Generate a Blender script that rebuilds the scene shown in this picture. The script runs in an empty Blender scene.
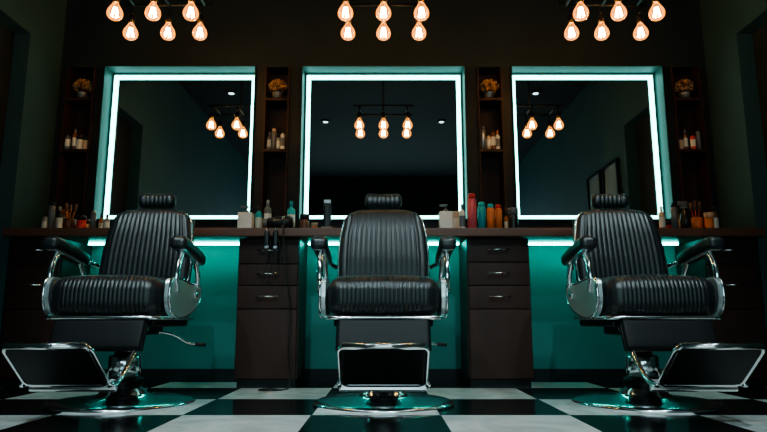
import bpy, bmesh, math, random
from mathutils import Vector, Matrix
random.seed(7)
scene=bpy.context.scene
scene.view_settings.look='AgX - Medium High Contrast'
COL=scene.collection
# ------------------------------------------------------------ materials
def new_mat(name):
    m=bpy.data.materials.new(name); m.use_nodes=True
    return m, m.node_tree.nodes, m.node_tree.links, m.node_tree.nodes["Principled BSDF"]
def pmat(name,col,rough=.5,metal=0.,noise=0.,nscale=20.,bump=0.,bscale=200.,coat=0.,spec=.5,stretch=None,trans=0.):
    m,N,L,b=new_mat(name)
    b.inputs["Base Color"].default_value=(*col,1); b.inputs["Roughness"].default_value=rough
    b.inputs["Metallic"].default_value=metal; b.inputs["Coat Weight"].default_value=coat
    b.inputs["Specular IOR Level"].default_value=spec
    b.inputs["Transmission Weight"].default_value=trans
    tc=N.new("ShaderNodeTexCoord"); mp=N.new("ShaderNodeMapping")
    L.new(tc.outputs["Object"],mp.inputs["Vector"])
    if stretch: mp.inputs["Scale"].default_value=stretch
    n=N.new("ShaderNodeTexNoise"); n.inputs["Scale"].default_value=nscale; n.inputs["Detail"].default_value=4
    L.new(mp.outputs[0],n.inputs["Vector"])
    r=N.new("ShaderNodeMixRGB"); r.inputs[1].default_value=(*[c*(1-noise) for c in col],1)
    r.inputs[2].default_value=(*[min(1,c*(1+noise)) for c in col],1)
    L.new(n.outputs["Fac"],r.inputs[0]); L.new(r.outputs[0],b.inputs["Base Color"])
    if bump>0:
        n2=N.new("ShaderNodeTexNoise"); n2.inputs["Scale"].default_value=bscale
        L.new(mp.outputs[0],n2.inputs["Vector"])
        bp=N.new("ShaderNodeBump"); bp.inputs["Strength"].default_value=bump; bp.inputs["Distance"].default_value=.002
        L.new(n2.outputs["Fac"],bp.inputs["Height"]); L.new(bp.outputs[0],b.inputs["Normal"])
    return m
def emat(name,col,st):
    m=bpy.data.materials.new(name); m.use_nodes=True; N=m.node_tree.nodes; N.clear()
    e=N.new("ShaderNodeEmission"); e.inputs[0].default_value=(*col,1); e.inputs[1].default_value=st
    o=N.new("ShaderNodeOutputMaterial"); m.node_tree.links.new(e.outputs[0],o.inputs[0]); return m
M={}
M['leather']=pmat("black_leather",(.013,.016,.018),.36,bump=.2,bscale=350,noise=.2,spec=.6)
M['chrome']=pmat("chrome",(.88,.92,.94),.15,1.)
M['satin']=pmat("satin_chrome",(.66,.72,.73),.32,.75)
M['blackmetal']=pmat("black_metal",(.012,.012,.014),.35,.6)
M['rubber']=pmat("black_rubber",(.012,.012,.013),.6)
M['pad']=pmat("matte_black_leather",(.008,.009,.010),.5,bump=.2,bscale=300,spec=.3)
M['wall']=pmat("dark_wall_paint",(.008,.018,.022),.75,noise=.25,nscale=3,bump=.2,bscale=60)
M['wallside']=pmat("side_wall_paint",(.024,.070,.074),.7,noise=.25,nscale=2)
M['teal']=pmat("lower_wall_teal_glow",(.026,.20,.180),.6,noise=.15,nscale=3)  # teal glow of the under-counter LED put into the wall's base colour
M['ceil']=pmat("ceiling_paint",(.010,.013,.015),.85)
M['wood']=pmat("dark_walnut",(.042,.022,.018),.5,noise=.4,nscale=9,stretch=(1,1,.12),bump=.1,bscale=40,spec=.25)
M['woodgrain']=pmat("walnut_counter",(.125,.055,.036),.4,noise=.4,nscale=9,stretch=(.12,1,1))
M['frame']=pmat("dark_frame",(.013,.018,.020),.5,spec=.3)
M['jamb']=pmat("jamb_led_halo",(.006,.056,.054),.6)  # teal halo of the mirror LEDs painted into the jamb colour
M['mirror']=pmat("mirror_glass",(.76,.83,.83),.01,1.)
M['led']=emat("led_cool_white",(.34,1.0,.92),8.5)
M['ledteal']=emat("led_teal",(.03,.90,.76),30.)
M['filament']=emat("filament_glow",(1.,.60,.25),150.)
M['down']=emat("downlight_lens",(.75,.9,1.),3.)
M['brass']=pmat("aged_brass",(.35,.2,.08),.35,1.)
M['winglass']=pmat("window_pane",(.26,.34,.38),.2)
def c(name,col,r=.35,**k):
    M[name]=pmat("plastic_"+name,col,r,noise=.05,**k)
c('white',(.72,.70,.64)); c('beige',(.55,.40,.28)); c('red',(.65,.05,.04)); c('pink',(.75,.14,.16))
c('orange',(.75,.20,.05)); c('tealp',(.02,.40,.46)); c('cyanp',(.04,.55,.55)); c('black',(.012,.012,.014))
c('grey',(.14,.15,.16)); c('brown',(.16,.06,.035)); c('amber',(.45,.16,.04),.15); c('silver',(.4,.42,.44),.3,metal=.8)
M['leaf']=pmat("dried_flower",(.55,.32,.16),.8,noise=.6,nscale=60)
m=bpy.data.materials.new("amber_bulb_glass"); m.use_nodes=True; N=m.node_tree.nodes; L=m.node_tree.links; N.clear()
tr=N.new("ShaderNodeBsdfTransparent"); tr.inputs[0].default_value=(1,.82,.55,1)
gl=N.new("ShaderNodeBsdfGlossy"); gl.inputs["Roughness"].default_value=.05
em=N.new("ShaderNodeEmission"); em.inputs[0].default_value=(1,.36,.075,1); em.inputs[1].default_value=.55
fr=N.new("ShaderNodeFresnel"); mx=N.new("ShaderNodeMixShader"); ad=N.new("ShaderNodeAddShader"); o=N.new("ShaderNodeOutputMaterial")
L.new(fr.outputs[0],mx.inputs[0]); L.new(tr.outputs[0],mx.inputs[1]); L.new(gl.outputs[0],mx.inputs[2])
L.new(mx.outputs[0],ad.inputs[0]); L.new(em.outputs[0],ad.inputs[1]); L.new(ad.outputs[0],o.inputs[0]); M['bulb']=m
# floor
T=.52
m,N,L,b=new_mat("checker_tile_floor"); M['floor']=m
tc=N.new("ShaderNodeTexCoord"); mp=N.new("ShaderNodeMapping"); L.new(tc.outputs["Object"],mp.inputs[0])
mp.inputs["Scale"].default_value=(1/T,1/T,0); mp.inputs["Location"].default_value=(-.23/T+20,-2.6/T+20,.5)
ck=N.new("ShaderNodeTexChecker"); ck.inputs["Scale"].default_value=1.0; L.new(mp.outputs[0],ck.inputs["Vector"])
ck.inputs[1].default_value=(0,0,0,1); ck.inputs[2].default_value=(1,1,1,1)
nz=N.new("ShaderNodeTexNoise"); nz.inputs["Scale"].default_value=3.5; nz.inputs["Detail"].default_value=8; nz.inputs["Distortion"].default_value=1.5
L.new(tc.outputs["Object"],nz.inputs["Vector"])
cr=N.new("ShaderNodeValToRGB"); cr.color_ramp.elements[0].position=.35; cr.color_ramp.elements[0].color=(.60,.62,.61,1)
cr.color_ramp.elements[1].position=.6; cr.color_ramp.elements[1].color=(.82,.82,.80,1); L.new(nz.outputs[0],cr.inputs[0])
mix=N.new("ShaderNodeMixRGB"); mix.inputs[1].default_value=(.010,.011,.012,1)
L.new(ck.outputs["Fac"],mix.inputs[0]); L.new(cr.outputs[0],mix.inputs[2])
sp=N.new("ShaderNodeSeparateXYZ"); L.new(mp.outputs[0],sp.inputs[0])
def near(sock):
    f=N.new("ShaderNodeMath"); f.operation='FRACT'; L.new(sock,f.inputs[0])
    s=N.new("ShaderNodeMath"); s.operation='SUBTRACT'; L.new(f.outputs[0],s.inputs[0]); s.inputs[1].default_value=.5
    a=N.new("ShaderNodeMath"); a.operation='ABSOLUTE'; L.new(s.outputs[0],a.inputs[0])
    g=N.new("ShaderNodeMath"); g.operation='GREATER_THAN'; L.new(a.outputs[0],g.inputs[0]); g.inputs[1].default_value=.4955
    return g.outputs[0]
mxm=N.new("ShaderNodeMath"); mxm.operation='MAXIMUM'; L.new(near(sp.outputs[0]),mxm.inputs[0]); L.new(near(sp.outputs[1]),mxm.inputs[1])
mix2=N.new("ShaderNodeMixRGB"); mix2.inputs[2].default_value=(.05,.05,.05,1); L.new(mxm.outputs[0],mix2.inputs[0]); L.new(mix.outputs[0],mix2.inputs[1])
L.new(mix2.outputs[0],b.inputs["Base Color"]); b.inputs["Roughness"].default_value=.13
b.inputs["Specular IOR Level"].default_value=.42

# ------------------------------------------------------------ mesh builder
class MB:
    def __init__(s): s.v=[];s.f=[];s.mi=[];s.sm=[];s.mats=[];s.X=Matrix()
    def idx(s,k):
        if k not in s.mats: s.mats.append(k)
        return s.mats.index(k)
    def add(s,vs,fs,mat,smooth=True,X=None):
        o=len(s.v); X=s.X@(X or Matrix()); i=s.idx(mat)
        s.v+= [tuple(X@Vector(p)) for p in vs]
        for f in fs: s.f.append([o+a for a in f]); s.mi.append(i); s.sm.append(smooth)
    def box(s,lo,hi,mat,r=None,X=None):
        c=[(a+b)/2 for a,b in zip(lo,hi)]; h=[abs(b-a)/2 for a,b in zip(lo,hi)]
        if r: s.rbox(c,h,min(r,min(h)*.98),mat,X=X); return
        vs=[(c[0]+h[0]*i,c[1]+h[1]*j,c[2]+h[2]*k) for i in(-1,1) for j in(-1,1) for k in(-1,1)]
        fs=[(0,1,3,2),(4,6,7,5),(0,4,5,1),(2,3,7,6),(0,2,6,4),(1,5,7,3)]
        s.add(vs,fs,mat,False,X)
    def rbox(s,c,h,r,mat,X=None,n=(0,0,0),deform=None,rs=3):
        ax=[]
        for a in range(3):
            e=[-h[a]+r*(i/rs) for i in range(rs)]; inn=h[a]-r
            k=max(1,n[a]); mid=[-inn+2*inn*i/k for i in range(k+1)]
            ax.append(e+mid+[-q for q in reversed(e)])
        d={};vs=[];fs=[]
        def vert(p):
            key=tuple(round(q,6) for q in p)
            if key in d: return d[key]
            q=[max(-(h[i]-r),min(h[i]-r,p[i])) for i in range(3)]
            dd=Vector([p[i]-q[i] for i in range(3)]); nn=dd.normalized() if dd.length>1e-9 else Vector((0,0,1))
            w=Vector(q)+nn*r
            if deform: w=deform(w,nn)
            vs.append((w[0]+c[0],w[1]+c[1],w[2]+c[2])); d[key]=len(vs)-1; return d[key]
        for a in range(3):
            u,w=[(1,2),(2,0),(0,1)][a]
            for sg in(-1,1):
                for i in range(len(ax[u])-1):
                    for j in range(len(ax[w])-1):
                        q=[]
                        for (ii,jj) in((i,j),(i+1,j),(i+1,j+1),(i,j+1)):
                            p=[0,0,0];p[a]=sg*h[a];p[u]=ax[u][ii];p[w]=ax[w][jj];q.append(vert(p))
                        if len(set(q))<3: continue
                        fs.append(q if sg>0 else q[::-1])
        s.add(vs,fs,mat,True,X)
    def lathe(s,prof,mat,seg=24,X=None,smooth=True):
        vs=[];fs=[];n=len(prof)
        for (r,z) in prof:
            for k in range(seg):
                a=2*math.pi*k/seg; vs.append((r*math.cos(a),r*math.sin(a),z))
        for i in range(n-1):
            for k in range(seg):
                k2=(k+1)%seg; fs.append((i*seg+k,i*seg+k2,(i+1)*seg+k2,(i+1)*seg+k))
        if prof[0][0]>1e-4: fs.append(tuple(range(seg))[::-1])
        if prof[-1][0]>1e-4: fs.append(tuple((n-1)*seg+k for k in range(seg)))
        s.add(vs,fs,mat,smooth,X)
    def tube(s,path,r,mat,seg=10,closed=False,X=None,flat=1.0):
        P=[Vector(p) for p in path]; n=len(P); vs=[];fs=[]
        up=None
        for i in range(n):
            if closed: t=(P[(i+1)%n]-P[i-1])
            else: t=P[min(i+1,n-1)]-P[max(i-1,0)]
            t.normalize()
            if up is None:
                up=Vector((0,0,1)) if abs(t.z)<.9 else Vector((1,0,0))
            a=(up-t*up.dot(t)).normalized(); b=t.cross(a); up=a
            rr=r[i] if isinstance(r,(list,tuple)) else r
            for k in range(seg):
                an=2*math.pi*k/seg; vs.append(tuple(P[i]+a*math.cos(an)*rr*flat+b*math.sin(an)*rr))
        m=n if closed else n-1
        for i in range(m):
            j=(i+1)%n
            for k in range(seg):
                k2=(k+1)%seg; fs.append((i*seg+k,i*seg+k2,j*seg+k2,j*seg+k))
        if not closed:
            fs.append(tuple(range(seg))[::-1]); fs.append(tuple((n-1)*seg+k for k in range(seg)))
        s.add(vs,fs,mat,True,X)
    def prism(s,poly,x0,x1,mat,X=None,smooth=False):
        n=len(poly); vs=[(x0,p[0],p[1]) for p in poly]+[(x1,p[0],p[1]) for p in poly]
        fs=[tuple(range(n))[::-1],tuple(range(n,2*n))]+[(i,(i+1)%n,n+(i+1)%n,n+i) for i in range(n)]
        s.add(vs,fs,mat,smooth,X)
    def mesh(s,name):
        me=bpy.data.meshes.new(name); me.from_pydata(s.v,[],s.f)
        for k in s.mats: me.materials.append(M[k])
        me.polygons.foreach_set("material_index",s.mi); me.polygons.foreach_set("use_smooth",s.sm)
        bm=bmesh.new(); bm.from_mesh(me); bmesh.ops.recalc_face_normals(bm,faces=bm.faces); bm.to_mesh(me); bm.free()
        me.update(); return me
    def obj(s,name,loc=(0,0,0),rz=0):
        o=bpy.data.objects.new(name,s.mesh(name)); COL.objects.link(o); o.location=loc; o.rotation_euler=(0,0,rz); return o
def smooth_path(pts,n=8):
    P=[Vector(p) for p in pts]; P=[P[0]*2-P[1]]+P+[P[-1]*2-P[-2]]; out=[]
    for i in range(1,len(P)-2):
        for k in range(n):
            t=k/n; a,b,c_,d=P[i-1],P[i],P[i+1],P[i+2]
            out.append(.5*((2*b)+(c_-a)*t+(2*a-5*b+4*c_-d)*t*t+(3*b-a-3*c_+d)*t**3))
    out.append(P[-2]); return out
def simple(name,lo,hi,mat,r=None):
    b=MB(); c=[(a+d)/2 for a,d in zip(lo,hi)]
    b.box([a-q for a,q in zip(lo,c)],[a-q for a,q in zip(hi,c)],mat,r); return b.obj(name,c)
def wallobj(name,boxes,mat):
    b=MB()
    for lo,hi in boxes: b.box(lo,hi,mat)
    return b.obj(name)

# ------------------------------------------------------------ room shell
RX=2.2; YB=4.15; YR=-2.6; H=2.9
f=wallobj("floor",[((-RX-.3,YR-.1,-.1),(RX+.3,YB+.1,0))],'floor')
wallobj("ceiling",[((-RX-.3,YR-.1,H),(RX+.3,YB+.1,H+.1))],'ceil')
YF=4.0
MC=.555; MS0,MS1=.865,1.895; MZ0,MZ1=1.025,2.085
NI=(.635,.805); NO=(1.955,2.15); NZ0=.96
b=MB()
b.box((-RX-.1,YB,0),(RX+.1,YB+.1,H),'wall')
b.box((-RX,YF,MZ1),(RX,YB,H),'wall')                       # above the mirrors
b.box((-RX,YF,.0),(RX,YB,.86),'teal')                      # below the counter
b.box((-RX,YF,.86),(RX,YB,.96),'wall')
for s in(-1,1):
    def vb(x0,x1,z0,z1,m='frame'): b.box((min(s*x0,s*x1),YF,z0),(max(s*x0,s*x1),YB,z1),m)
    vb(MC,NI[0],NZ0,MZ1); vb(NI[1],MS0,NZ0,MZ1); vb(MS1,NO[0],NZ0,MZ1); vb(NO[1],RX,NZ0,MZ1)
    vb(MS0,MS1,NZ0,MZ0)
b.box((-MC,YF,NZ0),(MC,YB,MZ0),'frame')
b.obj("wall_back")
for s,nm in((-1,"left"),(1,"right")):
    b=MB(); x0,x1=(s*RX,s*(RX+.1)) 
    def sb(y0,y1,z0,z1): b.box((min(x0,x1),y0,z0),(max(x0,x1),y1,z1),'wallside')
    sb(3.62,YB,0,H); sb(2.75,3.62,2.14,H); sb(YR,2.75,0,H)
    b.obj("wall_"+nm)
    d=MB(); xa,xb=sorted((s*(RX+.102),s*(RX+.14)))
    d.box((xa,2.70,0),(xb,3.67,2.18),'ceil')
    for z0,z1 in((.2,.95),(1.1,1.95)):
        xx=sorted((s*(RX+.094),s*(RX+.103))); d.box((xx[0],2.87,z0),(xx[1],3.5,z1),'ceil',.004)
    d.obj("door_1" if s<0 else "door_2")
wallobj("wall_rear",[((-RX-.1,YR-.1,0),(RX+.1,YR,.5)),((-RX-.1,YR-.1,2.05),(RX+.1,YR,H)),((-RX-.1,YR-.1,.5),(-1.9,YR,2.05)),((1.9,YR-.1,.5),(RX+.1,YR,2.05))],'wall')
b=MB(); b.box((-1.9,YR-.06,.5),(1.9,YR-.04,2.05),'winglass')
for x in(-1.87,-.63,.63,1.87): b.box((x-.03,YR-.08,.5),(x+.03,YR-.01,2.05),'blackmetal')
for z in(.53,2.02): b.box((-1.9,YR-.08,z-.03),(1.9,YR-.01,z+.03),'blackmetal')
b.obj("added_rear_window")  # unseen window, added to go with the fill light behind the camera
b=MB()
for y0 in(1.75,2.22):
    b.box((RX-.012,y0,1.45),(RX-.004,y0+.34,1.85),'winglass')
    for (a,e) in(((y0-.03,1.42),(y0,1.88)),((y0+.34,1.42),(y0+.37,1.88)),((y0,1.42),(y0+.34,1.45)),((y0,1.85),(y0+.34,1.88))):
        b.box((RX-.03,a[0],a[1]),(RX,e[0],e[1]),'blackmetal')
b.obj("window_2")
simple("baseboard_back",(-RX,YF-.015,0),(RX,YF,.08),'frame')
# ------------------------------------------------------------ mirrors with LED
def mirror(cx,hw):
    b=MB(); hz=(MZ1-MZ0)/2
    b.box((-hw,.0,-hz),(hw,.02,hz),'mirror')
    g=.022; w=.025
    b.box((-hw+g,-.010,hz-g-w),(hw-g,-.001,hz-g),'led'); b.box((-hw+g,-.010,-hz+g),(hw-g,-.001,-hz+g+w),'led')
    b.box((-hw+g,-.010,-hz+g+w),(-hw+g+w,-.001,hz-g-w),'led'); b.box((hw-g-w,-.010,-hz+g+w),(hw-g,-.001,hz-g-w),'led')
    b.box((-hw,-.006,-hz),(-hw+g,-.0005,hz),'jamb'); b.box((hw-g,-.006,-hz),(hw,-.0005,hz),'jamb')
    b.box((-hw+g,-.006,hz-g),(hw-g,-.0005,hz),'jamb'); b.box((-hw+g,-.006,-hz),(hw-g,-.0005,-hz+g),'jamb')
    t=.006
    b.box((-hw,-.125,-hz),(-hw+t,-.006,hz),'jamb'); b.box((hw-t,-.125,-hz),(hw,-.006,hz),'jamb')
    b.box((-hw+t,-.125,hz-t),(hw-t,-.006,hz),'jamb'); b.box((-hw+t,-.125,-hz),(hw-t,-.006,-hz+t),'jamb')
    return b.obj("illuminated_mirror",(cx,4.1,(MZ0+MZ1)/2))
mirror(0,MC-.001)
for s in(-1,1): mirror(s*(MS0+MS1)/2,(MS1-MS0)/2-.001)
# ------------------------------------------------------------ shelves in niches
SZ=(1.50,1.855)
for s in(-1,1):
    for (x0,x1) in(NI,NO):
        b=MB(); w=(x1-x0)/2
        for z in SZ: b.box((-w,-.03,z-.02),(w,.145,z),'wood')
        b.box((-w,-.02,.962),(-w+.012,.145,MZ1-.002),'wood'); b.box((w-.012,-.02,.962),(w,.145,MZ1-.002),'wood')
        b.box((-w+.012,.135,.962),(w-.012,.145,MZ1-.002),'wood')
        b.obj("wall_shelf",(s*(x0+x1)/2,YF,0))
# ------------------------------------------------------------ counter and cabinets
CT=.905
b=MB(); b.box((-RX+.005,3.53,CT-.048),(RX-.005,YF-.002,CT),'woodgrain',.004)
b.obj("wooden_counter")
b=MB()
for x0,x1 in((-1.84,-.86),(-.47,.47),(.86,1.84)):
    b.box((x0,3.84,CT-.0605),(x1,3.856,CT-.0485),'ledteal')
b.obj("under_counter_led_strip")
def cabinet(cx,w,drawers,zdoor):
    b=MB(); h=CT-.052
    b.box((-w/2,.02,.05),(w/2,.38,h),'wood'); b.box((-w/2+.01,.045,0),(w/2-.01,.38,.05),'frame')
    zs=[h-.006]+drawers
    for i in range(len(zs)-1):
        b.box((-w/2+.006,0,zs[i+1]+.005),(w/2-.006,.02,zs[i]),'wood',.003)
        zh=zs[i+1]+.005+(zs[i]-zs[i+1])*.52
        b.tube([(-.062,-.024,zh),(.062,-.024,zh)],.0045,'chrome',8)
        for x in(-.05,.05): b.tube([(x,-.024,zh),(x,.002,zh)],.004,'chrome',6)
    b.box((-w/2+.006,0,.055),(w/2-.006,.02,drawers[-1]),'wood',.003)
    return b.obj("drawer_cabinet",(cx,3.6,0))
cabinet(-.67,.355,[.70,.575,.44],0); cabinet(.67,.365,[.71,.575,.44],0)
cabinet(-2.03,.30,[.70,.44],0); cabinet(2.03,.30,[.70,.44],0)

# ------------------------------------------------------------ barber chair
def chair_mesh():
    b=MB()
    b.lathe([(.0,0),(.318,0),(.322,.006),(.318,.014),(.30,.02),(.22,.027),(.13,.036),(.105,.05),(.10,.065),(.08,.072),(.078,.085)],'chrome',56)
    b.lathe([(.072,.08),(.072,.21),(.066,.22),(.05,.222),(.048,.36)],'chrome',32)
    b.lathe([(.085,.085),(.088,.10),(.085,.115),(.07,.118)],'blackmetal',32)
    b.rbox((0,-.01,.372),(.215,.215,.024),.012,'blackmetal')
    b.box((-.12,-.14,.31),(.12,.14,.355),'blackmetal',.012)
    b.tube(smooth_path([(.08,.06,.33),(.17,.12,.31),(.23,.16,.27),(.27,.18,.262)],5),.006,'chrome',8)
    b.tube([(.265,.178,.263),(.31,.20,.258)],.010,'rubber',10)
    NR=24; hw=.247
    def ds(w,n):
        x=w[0]; m=max(0,min(1,(hw-.022-abs(x))/.012)); g=abs(math.cos(math.pi*x/(2*hw-.05)*NR))**.6
        k=max(0,-n[1],n[2] if w[2]>0 else 0)
        w=w+n*(.0030*(g-1)*m*min(1,k*1.3))
        if n[2]>.5: w[2]+=.018*(1-(x/hw)**2)*(1-(w[1]/.26)**2)
        if w[1]<-.1: w[1]-=.012*(1-(x/hw)**2)
        return w
    b.rbox((0,-.035,.476),(hw,.245,.088),.070,'leather',n=(200,16,2),deform=ds,rs=7)
    def band(z,r):
        pts=[]
        for (cx,cy,a0) in((.20,-.235,-90),(.20,.16,0),(-.20,.16,90),(-.20,-.235,180)):
            for k in range(6):
                a=math.radians(a0+90*k/5); pts.append((cx+.045*math.cos(a),cy+.045*math.sin(a),z))
        b.tube(pts,r,'chrome',8,closed=True)
    band(.388,.009)
    # backrest
    W,Hh,D=.220,.203,.045
    NB=15
    th=math.radians(-12)
    XB=Matrix.Translation((0,.18,.545))@Matrix.Rotation(th,4,'X')
    def out(x,z):
        t=(z+Hh)/(2*Hh); 
        return x*(1.02-.13*t*t+.03*math.sin(math.pi*t))
    def db(w,n):
        x,y,z=w; t=(z+Hh)/(2*Hh)
        m=max(0,min(1,(W-.038-abs(x))/.01))*max(0,min(1,(Hh-.03-abs(z))/.015))
        if n[1]<-.3:
            g=abs(math.cos(math.pi*x/(2*W-.076)*NB))**.6
            y-= .0045*g*m+.003*m+.012*(1-(x/W)**2)
        z2=z-.045*max(0,(abs(x)/W))**4*(1 if z>0 else 0)*max(0,z/Hh)
        y-=.5*x*x
        return Vector((out(x,z),y,z2))
    b.rbox((0,0,Hh),(W,D,Hh),.036,'leather',n=(150,24,3),deform=lambda w,n:db(w,n),rs=5,X=XB)
    pts=[]
    rr=.036
    for (cx,cz,a0) in((W-rr,Hh-rr,0),(-W+rr,Hh-rr,90),(-W+rr,-Hh+rr,180),(W-rr,-Hh+rr,270)):
        for k in range(6):
            a=math.radians(a0+90*k/5); x=cx+(rr-.002)*math.cos(a); z=cz+(rr-.002)*math.sin(a)
            pts.append((x,z))
    full=[]
    for i in range(len(pts)):
        p,q=pts[i],pts[(i+1)%len(pts)]
        L_=math.hypot(q[0]-p[0],q[1]-p[1]); n=max(1,int(L_/.03))
        for k in range(n):
            x=p[0]+(q[0]-p[0])*k/n; z=p[1]+(q[1]-p[1])*k/n
            w=db(Vector((x,-D+.030,z)),Vector((1,0,0))); full.append((w[0]*1.003,w[1],w[2]+Hh))
    b.tube(full,.0045,'chrome',8,closed=True,X=XB)
    b.rbox((0,D+.006,Hh),(W*.86,.012,Hh*.88),.010,'blackmetal',X=XB)
    for x in(-.035,.035): b.tube([(x,.012,2*Hh-.05),(x,.012,2*Hh+.07)],.006,'chrome',8,X=XB)
    def dh(w,n):
        m=max(0,min(1,(.075-abs(w[0]))/.008))
        g=abs(math.cos(math.pi*w[0]/.15*7))**.6
        w=w+n*(.003*(g-1)*m); w[1]-=.9*w[0]*w[0]; return w
    b.rbox((0,-.006,2*Hh+.054),(.098,.034,.040),.032,'leather',n=(70,2,2),deform=dh,rs=5,X=XB)
    # sides and arms
    for s in(-1,1):
        x0,x1=s*.252,s*.280
        P=[(-.235,.535),(-.21,.558),(-.12,.562),(.04,.548),(.16,.548),(.185,.52),(.175,.475),(.10,.43),(.0,.40),(-.10,.388),(-.195,.405),(-.238,.46)]
        P3=smooth_path([(0,p[0],p[1]) for p in P+[P[0]]],4)[:-1]
        b.prism([(p[1],p[2]) for p in P3],min(x0,x1),max(x0,x1),'satin')
        b.tube([(s*.275,p[1],p[2]) for p in P3],.007,'chrome',8,closed=True)
        XR=Matrix.Translation((x1,.09,.50))@Matrix.Rotation(s*math.pi/2,4,'Y')
        b.lathe([(0,0),(.02,0),(.02,.008),(.012,.012),(0,.013)],'chrome',24,X=XR)
        xa=s*.283
        b.tube(smooth_path([(xa,-.17,.50),(xa,-.185,.56),(xa,-.175,.62),(xa,-.145,.665),(xa,-.12,.69)],5),.013,'chrome',10)
        b.tube(smooth_path([(xa,.12,.53),(xa,.11,.59),(xa,.08,.64),(xa,.05,.675)],5),.012,'chrome',10)
        b.tube(smooth_path([(xa,.10,.665),(xa-s*.01,.16,.66),(xa-s*.05,.215,.64)],5),.011,'chrome',8)
        XA=Matrix.Translation((s*.287,-.045,.700))@Matrix.Rotation(math.radians(-9),4,'X')
        def da(w,n):
            t=w[1]/.17
            w[2]-=.018*max(0,abs(t)-.6); w[0]*=1+.18*max(0,-t)
            return w
        b.rbox((0,0,0),(.034,.17,.031),.024,'leather',n=(3,14,1),deform=da,rs=4,X=XA)
        b.rbox((0,0,-.031),(.024,.145,.006),.005,'chrome',X=XA)
    # leg rest pad
    XL=Matrix.Translation((0,-.285,.325))@Matrix.Rotation(math.radians(-22),4,'X')
    b.rbox((0,0,0),(.195,.018,.075),.014,'pad',n=(8,1,4),X=XL)
    b.rbox((0,.006,0),(.200,.008,.078),.006,'blackmetal',X=XL)
    for s in(-1,1):
        x=s*.168
        b.tube(smooth_path([(x,-.16,.372),(x,-.26,.30),(x,-.36,.20),(x,-.44,.145),(x,-.52,.135)],6),.011,'chrome',10)
    hy,hz,ty,tz=-.505,.135,-.68,.284
    L_=math.hypot(ty-hy,tz-hz); ang=math.atan2(tz-hz,-(ty-hy))
    XP=Matrix.Translation((0,(hy+ty)/2,(hz+tz)/2))@Matrix.Rotation(-ang,4,'X')
    hwp=.158
    fr=[]
    for (cx,cy,a0) in((hwp-.03,L_/2-.03,0),(-hwp+.03,L_/2-.03,90),(-hwp+.03,-L_/2+.03,180),(hwp-.03,-L_/2+.03,270)):
        for k in range(5):
            a=math.radians(a0+90*k/4); fr.append((cx+.03*math.cos(a),cy+.03*math.sin(a),0))
    b.tube(fr,.010,'chrome',10,closed=True,X=XP)
    b.rbox((0,0,.0),(hwp-.008,L_/2-.008,.009),.006,'pad',X=XP)
    for k in range(9):
        y=-L_/2+.035+k*(L_-.07)/8
        b.rbox((0,y,.011),(hwp-.03,.006,.004),.003,'rubber',X=XP)
    b.tube([(-hwp+.01,-L_/2,0),(hwp-.01,-L_/2,0)],.013,'chrome',10,X=XP)
    b.rbox((0,-.46,.128),(.172,.010,.024),.008,'chrome')
    return b.mesh("barber_chair")
cm=chair_mesh()
for x,y,rz in((0,2.94,0),(-1.195,2.94,-math.radians(1)),(1.195,2.94,math.radians(1))):
    o=bpy.data.objects.new("barber_chair",cm); COL.objects.link(o); o.location=(x,y,0); o.rotation_euler=(0,0,rz)

# ------------------------------------------------------------ chandeliers
def chandelier(cx,jit):
    b=MB(); zb=2.145
    rows=(-.115,.115)
    for y in rows: b.tube([(-.25,y,zb),(.25,y,zb)],.008,'blackmetal',8)
    for x in(-.2,0,.2): b.tube([(x,-.115,zb),(x,.115,zb)],.008,'blackmetal',8)
    b.tube([(0,0,zb),(0,0,H-.0)],.008,'blackmetal',8); b.lathe([(0,H-.03-0),(.06,H-.03),(.06,H-.001),(0,H-.001)],'blackmetal',24)
    for iy,y in enumerate(rows):
        for ix in(-1,0,1):
            x=ix*.200+jit[iy][ix+1]
            zt=2.08
            b.tube([(x,y,zb),(x,y,zt)],.004,'blackmetal',6)
            X=Matrix.Translation((x,y,zt))@Matrix.Diagonal((.9,.9,.9,1))
            b.lathe([(.0,.012),(.012,.010),(.021,0),(.021,-.035),(.019,-.04)],'blackmetal',18,X=X)
            b.lathe([(.017,-.04),(.017,-.052)],'brass',18,X=X)
            b.lathe([(.016,-.050),(.019,-.062),(.030,-.080),(.041,-.098),(.046,-.118),(.043,-.137),(.030,-.153),(.012,-.161),(0,-.163)],'bulb',24,X=X)
            fp=[]
            for k in range(13):
                a=2*math.pi*k/12; rr=.019 if k%2 else .009; z=-.084 if k%2==0 else -.138
                fp.append((rr*math.cos(a),rr*math.sin(a),z))
            b.tube(fp,.0030,'filament',5,X=X)
            b.tube([(0,0,-.05),(0,0,-.085)],.003,'brass',6,X=X)
    return b.obj("edison_bulb_chandelier",(cx,3.155,0))
chandelier(0,((0,0,.0),(0,0,0)))
chandelier(-1.215,((.0,0,.0),(-.01,0,-.02)))
chandelier(1.24,((0,0,0),(.02,-.01,.01)))
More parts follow.
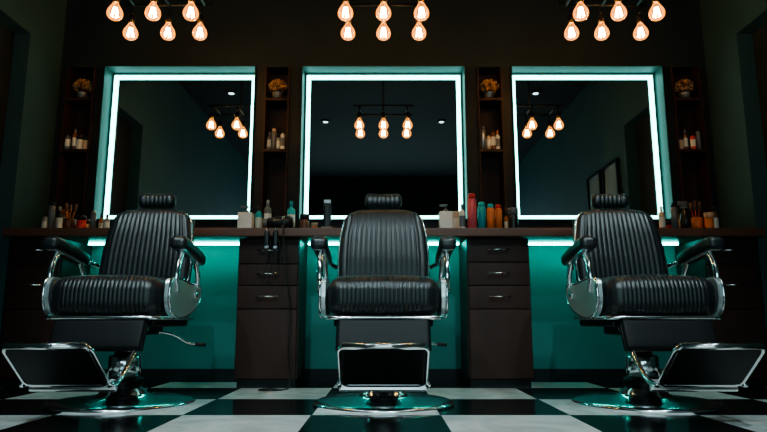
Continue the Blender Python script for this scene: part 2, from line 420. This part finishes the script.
# ------------------------------------------------------------ downlights
def downlight(x,y,e,tx,ty,tz,ang=70):
    b=MB(); b.lathe([(.035,-.0),(.055,0),(.055,-.014),(.040,-.016),(.036,-.006)],'blackmetal',28)
    b.lathe([(0,-.016),(.030,-.016),(.030,-.002),(0,-.002)],'down',24)
    b.obj("ceiling_downlight",(x,y,H-.001))
    l=bpy.data.lights.new("downlight_lamp",'SPOT'); l.energy=e; l.spot_size=math.radians(ang); l.spot_blend=.8; l.shadow_soft_size=.022
    l.color=(.74,.95,1.)
    o=bpy.data.objects.new("downlight_lamp",l); COL.objects.link(o); o.location=(x,y,H-.03)
    d=Vector((tx,ty,tz))-o.location; o.rotation_euler=d.to_track_quat('-Z','Y').to_euler()
downlight(-.74,.6,150,-.4,2.7,.3,50); downlight(.74,.6,150,.4,2.7,.3,50)
downlight(-1.7,1.6,105,-1.2,2.7,.3,56); downlight(1.7,1.6,105,1.2,2.7,.3,56)
l=bpy.data.lights.new("rear_fill_light",'AREA'); l.shape='RECTANGLE'; l.size=3.6; l.size_y=1.45; l.energy=46; l.color=(.62,.95,1.)  # added soft fill from behind the camera, kept out of the mirrors
o=bpy.data.objects.new("rear_fill_light",l); COL.objects.link(o); o.location=(0,YR+.02,1.28); o.rotation_euler=(math.pi/2,0,0)

# ------------------------------------------------------------ bottles etc.
def bottle(kind,name,x,y,z,h,r,col,cap='black',rz=0):
    b=MB()
    if kind=='bottle':
        b.lathe([(0,0),(r*.92,0),(r,.004),(r,h*.68),(r*.9,h*.74),(r*.4,h*.79),(r*.36,h*.82)],col,20)
        b.lathe([(r*.42,h*.82),(r*.42,h),(0,h)],cap,16)
        b.lathe([(r*1.012,h*.18),(r*1.015,h*.2),(r*1.015,h*.55),(r*1.012,h*.57)],'white' if col!='white' else 'grey',20)
    elif kind=='spray':
        b.lathe([(0,0),(r,0),(r,h*.82),(r*.8,h*.86),(r*.5,h*.87)],col,20)
        b.lathe([(r*.78,h*.865),(r*.78,h*.97),(r*.6,h),(0,h)],cap,18)
    elif kind=='pump':
        b.rbox((0,0,h*.36),(r,r*.8,h*.36),.006,col)
        b.lathe([(r*.4,h*.72),(r*.4,h*.80),(r*.12,h*.81),(r*.12,h*.93)],cap,14)
        b.rbox((-r*.3,0,h*.955),(r*.6,r*.22,h*.04),.003,cap)
    elif kind=='jar':
        b.lathe([(0,0),(r*.95,0),(r,.005),(r,h*.66),(r*.92,h*.7)],col,22)
        b.lathe([(r*1.02,h*.7),(r*1.02,h*.97),(r*.95,h),(0,h)],cap,22)
    elif kind=='trigger':
        b.lathe([(0,0),(r,0),(r*1.02,h*.4),(r*.8,h*.58),(r*.35,h*.7),(r*.33,h*.75)],col,20)
        b.rbox((0,0,h*.80),(r*.42,r*.42,h*.05),.004,cap)
        b.rbox((-r*.35,0,h*.92),(r*.95,r*.3,h*.075),.006,cap)
        b.tube([(-r*.6,0,h*.87),(-r*.95,0,h*.74)],.004,cap,6)
    elif kind=='box':
        b.rbox((0,0,h*.5),(r,r*.6,h*.5),.003,col); b.box((-r*.8,-r*.602,h*.3),(r*.8,-r*.6,h*.7),cap)
    elif kind=='clipper':
        b.lathe([(0,0),(r*1.3,0),(r*1.3,.02),(r*1.1,.03)],cap,20)
        b.rbox((0,0,h*.5),(r*.8,r*.6,h*.38),.012,col,n=(2,2,4))
        b.rbox((0,-.004,h*.92),(r*.72,r*.35,h*.05),.003,'silver')
        for k in range(7): b.box((-r*.6+k*r*.2-.001,-.006,h*.96),(-r*.6+k*r*.2+.001,.0,h),'silver')
    elif kind=='brush':
        b.lathe([(0,0),(r,0),(r,h*.45),(r*.8,h*.47)],cap,18)
        for k in range(3):
            a=k*2.1; b.tube([(r*.3*math.cos(a),r*.3*math.sin(a),h*.3),(r*.7*math.cos(a),r*.7*math.sin(a),h*.75)],.004,col,6)
            b.tube([(r*.7*math.cos(a),r*.7*math.sin(a),h*.72),(r*.85*math.cos(a),r*.85*math.sin(a),h)],.009,'brown',8)
    o=b.obj(name,(x,y,z+.0005),rz); return o
def U(u): return (u-383.5)*3.67/620
Z=CT
items=[('spray','hair_spray_can',44,.185,.019,'grey','black',3.70),('bottle','lotion_bottle',52,.17,.02,'black','silver',3.78),('brush','brush_cup',63,.17,.037,'orange','brown',3.70),
('jar','pomade_jar',75,.095,.026,'red','black',3.68),('spray','hair_spray_can',87,.13,.017,'grey','silver',3.7),('bottle','lotion_bottle',101,.11,.018,'beige','black',3.72),
('box','product_box',57,.17,.024,'amber','white',3.88),('bottle','shampoo_bottle',38,.15,.018,'silver','black',3.86),('jar','wax_tin',80,.10,.020,'beige','brown',3.84),('bottle','aftershave_bottle',95,.14,.014,'amber','black',3.86),
('pump','pump_dispenser',243,.16,.044,'white','grey',3.70),('bottle','shampoo_bottle',256,.18,.021,'tealp','black',3.8),('bottle','lotion_bottle',265,.20,.022,'grey','silver',3.72),
('bottle','aftershave_bottle',274,.13,.018,'silver','black',3.85),('bottle','shampoo_bottle',289,.20,.025,'cyanp','tealp',3.76),('jar','pomade_jar',303,.11,.028,'brown','black',3.72),('jar','wax_tin',313,.07,.022,'orange','beige',3.80),('clipper','hair_clipper',326,.20,.030,'black','grey',3.70),
('pump','pump_dispenser',447,.17,.040,'white','grey',3.70),('box','product_box',458,.15,.026,'beige','white',3.84),('bottle','aftershave_bottle',464,.17,.018,'white','grey',3.70),('spray','hair_spray_can',474,.235,.028,'pink','red',3.70),
('spray','hair_spray_can',484,.20,.026,'tealp','cyanp',3.79),('spray','hair_spray_can',493,.17,.022,'orange','cyanp',3.70),('spray','hair_spray_can',501,.18,.023,'orange','red',3.77),
('jar','pomade_jar',516,.145,.031,'black','grey',3.70),('bottle','aftershave_bottle',509,.16,.015,'amber','black',3.88),
('jar','pomade_jar',648,.085,.028,'beige','black',3.70),('bottle','aftershave_bottle',657,.11,.016,'tealp','black',3.8),('bottle','lotion_bottle',668,.155,.018,'beige','white',3.7),('spray','hair_spray_can',681,.18,.02,'grey','black',3.72),
('trigger','spray_bottle',692,.19,.03,'black','grey',3.7),('brush','brush_cup',703,.19,.036,'red','orange',3.72),('jar','pomade_jar',716,.11,.026,'orange','beige',3.66),('bottle','shampoo_bottle',722,.17,.02,'brown','black',3.78),
('box','product_box',686,.14,.022,'brown','beige',3.88),('jar','wax_tin',675,.09,.020,'red','black',3.84)]
for k,n,u,h,r,cl,cp,y in items: bottle(k,n,U(u)*(y/3.70),y,Z,h,r,cl,cp)
def plant(x,z):
    b=MB()
    b.lathe([(0,0),(.028,0),(.036,.04),(.038,.045),(.032,.045),(.030,.035),(0,.035)],'silver',20)
    rnd=random.Random(int(x*1000)+5)
    for k in range(240):
        v=Vector((rnd.gauss(0,1),rnd.gauss(0,1),rnd.gauss(0,1))).normalized(); 
        if v.z<-.6: v.z=-v.z
        p=Vector((0,0,.090))+Vector((v.x*.060,v.y*.045,v.z*.050))*rnd.uniform(.75,1.05)
        s=rnd.uniform(.009,.015); a=v.orthogonal().normalized(); c_=v.cross(a)
        Rr=Matrix.Rotation(rnd.uniform(0,6.28),3,v); a=Rr@a; c_=Rr@c_
        tip=p+v*s*.6
        vs=[tuple(p-a*s*.2),tuple(p+c_*s*.6+v*s*.3),tuple(tip+a*s),tuple(p-c_*s*.6+v*s*.3)]
        b.add(vs,[(0,1,2),(0,2,3)],'leaf',False)
        if k%6==0: b.tube([(0,0,.035),tuple(p)],.0012,'brown',4)
    return b.obj("potted_dried_flowers",(x,4.01,z+.0005))
for x in(-.72,.72,-2.045,2.045): plant(x,SZ[1])
sh=[(-.765,.10,.014,'grey','silver','bottle'),(-.735,.12,.016,'grey','beige','spray'),(-.705,.09,.016,'silver','black','bottle'),(-.675,.115,.013,'white','black','bottle'),
(.668,.135,.019,'silver','grey','spray'),(.705,.10,.014,'beige','black','bottle'),(.735,.125,.015,'brown','black','bottle'),(.766,.11,.016,'white','orange','bottle'),
(-2.11,.10,.016,'grey','black','bottle'),(-2.07,.12,.015,'brown','silver','bottle'),(-2.03,.08,.018,'white','black','jar'),(-1.99,.075,.015,'beige','black','jar'),
(1.99,.08,.016,'beige','black','jar'),(2.03,.12,.015,'brown','silver','bottle'),(2.07,.10,.016,'red','black','bottle'),(2.11,.12,.014,'grey','black','spray')]
for x,h,r,cl,cp,k in sh: bottle(k,"shelf_bottle",x,4.00+.03*random.random(),SZ[0],h*1.25,r*1.1,cl,cp)

b=MB()
XD=Matrix.Translation((0,0,.045))@Matrix.Rotation(math.pi/2,4,'Y')
b.lathe([(0,-.09),(.024,-.09),(.03,-.085),(.036,-.05),(.042,0),(.042,.04),(.036,.058),(.02,.064),(0,.066)],'black',24,X=XD)
b.lathe([(.026,-.115),(.026,-.088)],'grey',20,X=XD)
b.lathe([(.043,.0),(.044,.004),(.044,.01),(.043,.014)],'chrome',24,X=XD)
b.rbox((.03,-.075,.03),(.017,.055,.018),.012,'black',n=(1,3,1))
b.obj("hair_dryer",(-.60,3.64,CT+.0005))
b=MB()
pts=[(-.57,3.512,.925),(-.572,3.505,.86),(-.56,3.50,.7),(-.53,3.545,.45),(-.535,3.56,.2),(-.52,3.55,.03),(-.55,3.5,.006),(-.64,3.46,.006),(-.68,3.5,.006),(-.62,3.54,.006),(-.55,3.47,.006)]
b.tube(smooth_path(pts,8),.004,'rubber',8); b.obj("hair_dryer_cord")
b=MB()
for x in(0,.05):
    b.tube([(x,.03,0),(x,-.012,0),(x,-.018,.012)],.003,'chrome',6)
    b.rbox((x,-.012,-.045),(.014,.012,.045),.008,'black',n=(1,1,2)); b.rbox((x,-.014,-.096),(.012,.006,.008),.002,'silver')
    b.tube(smooth_path([(x,-.012,.0),(x+.008,-.02,-.15),(x-.02,-.012,-.32),(x+.03,-.012,-.2),(x+.02,-.01,-.05)],6),.0025,'rubber',6)
b.obj("hanging_trimmer",(-.665,3.515,CT-.02))

# ------------------------------------------------------------ world, camera
w=bpy.data.worlds.new("World"); scene.world=w; w.use_nodes=True
w.node_tree.nodes["Background"].inputs[0].default_value=(.3,.5,.6,1); w.node_tree.nodes["Background"].inputs[1].default_value=.02
cam=bpy.data.cameras.new("camera"); co=bpy.data.objects.new("camera",cam); COL.objects.link(co)
cam.sensor_width=36; cam.lens=620/767*36; cam.clip_start=.02
co.location=(0,0,.37); co.rotation_euler=(math.radians(90+9.7),0,0)
scene.camera=co
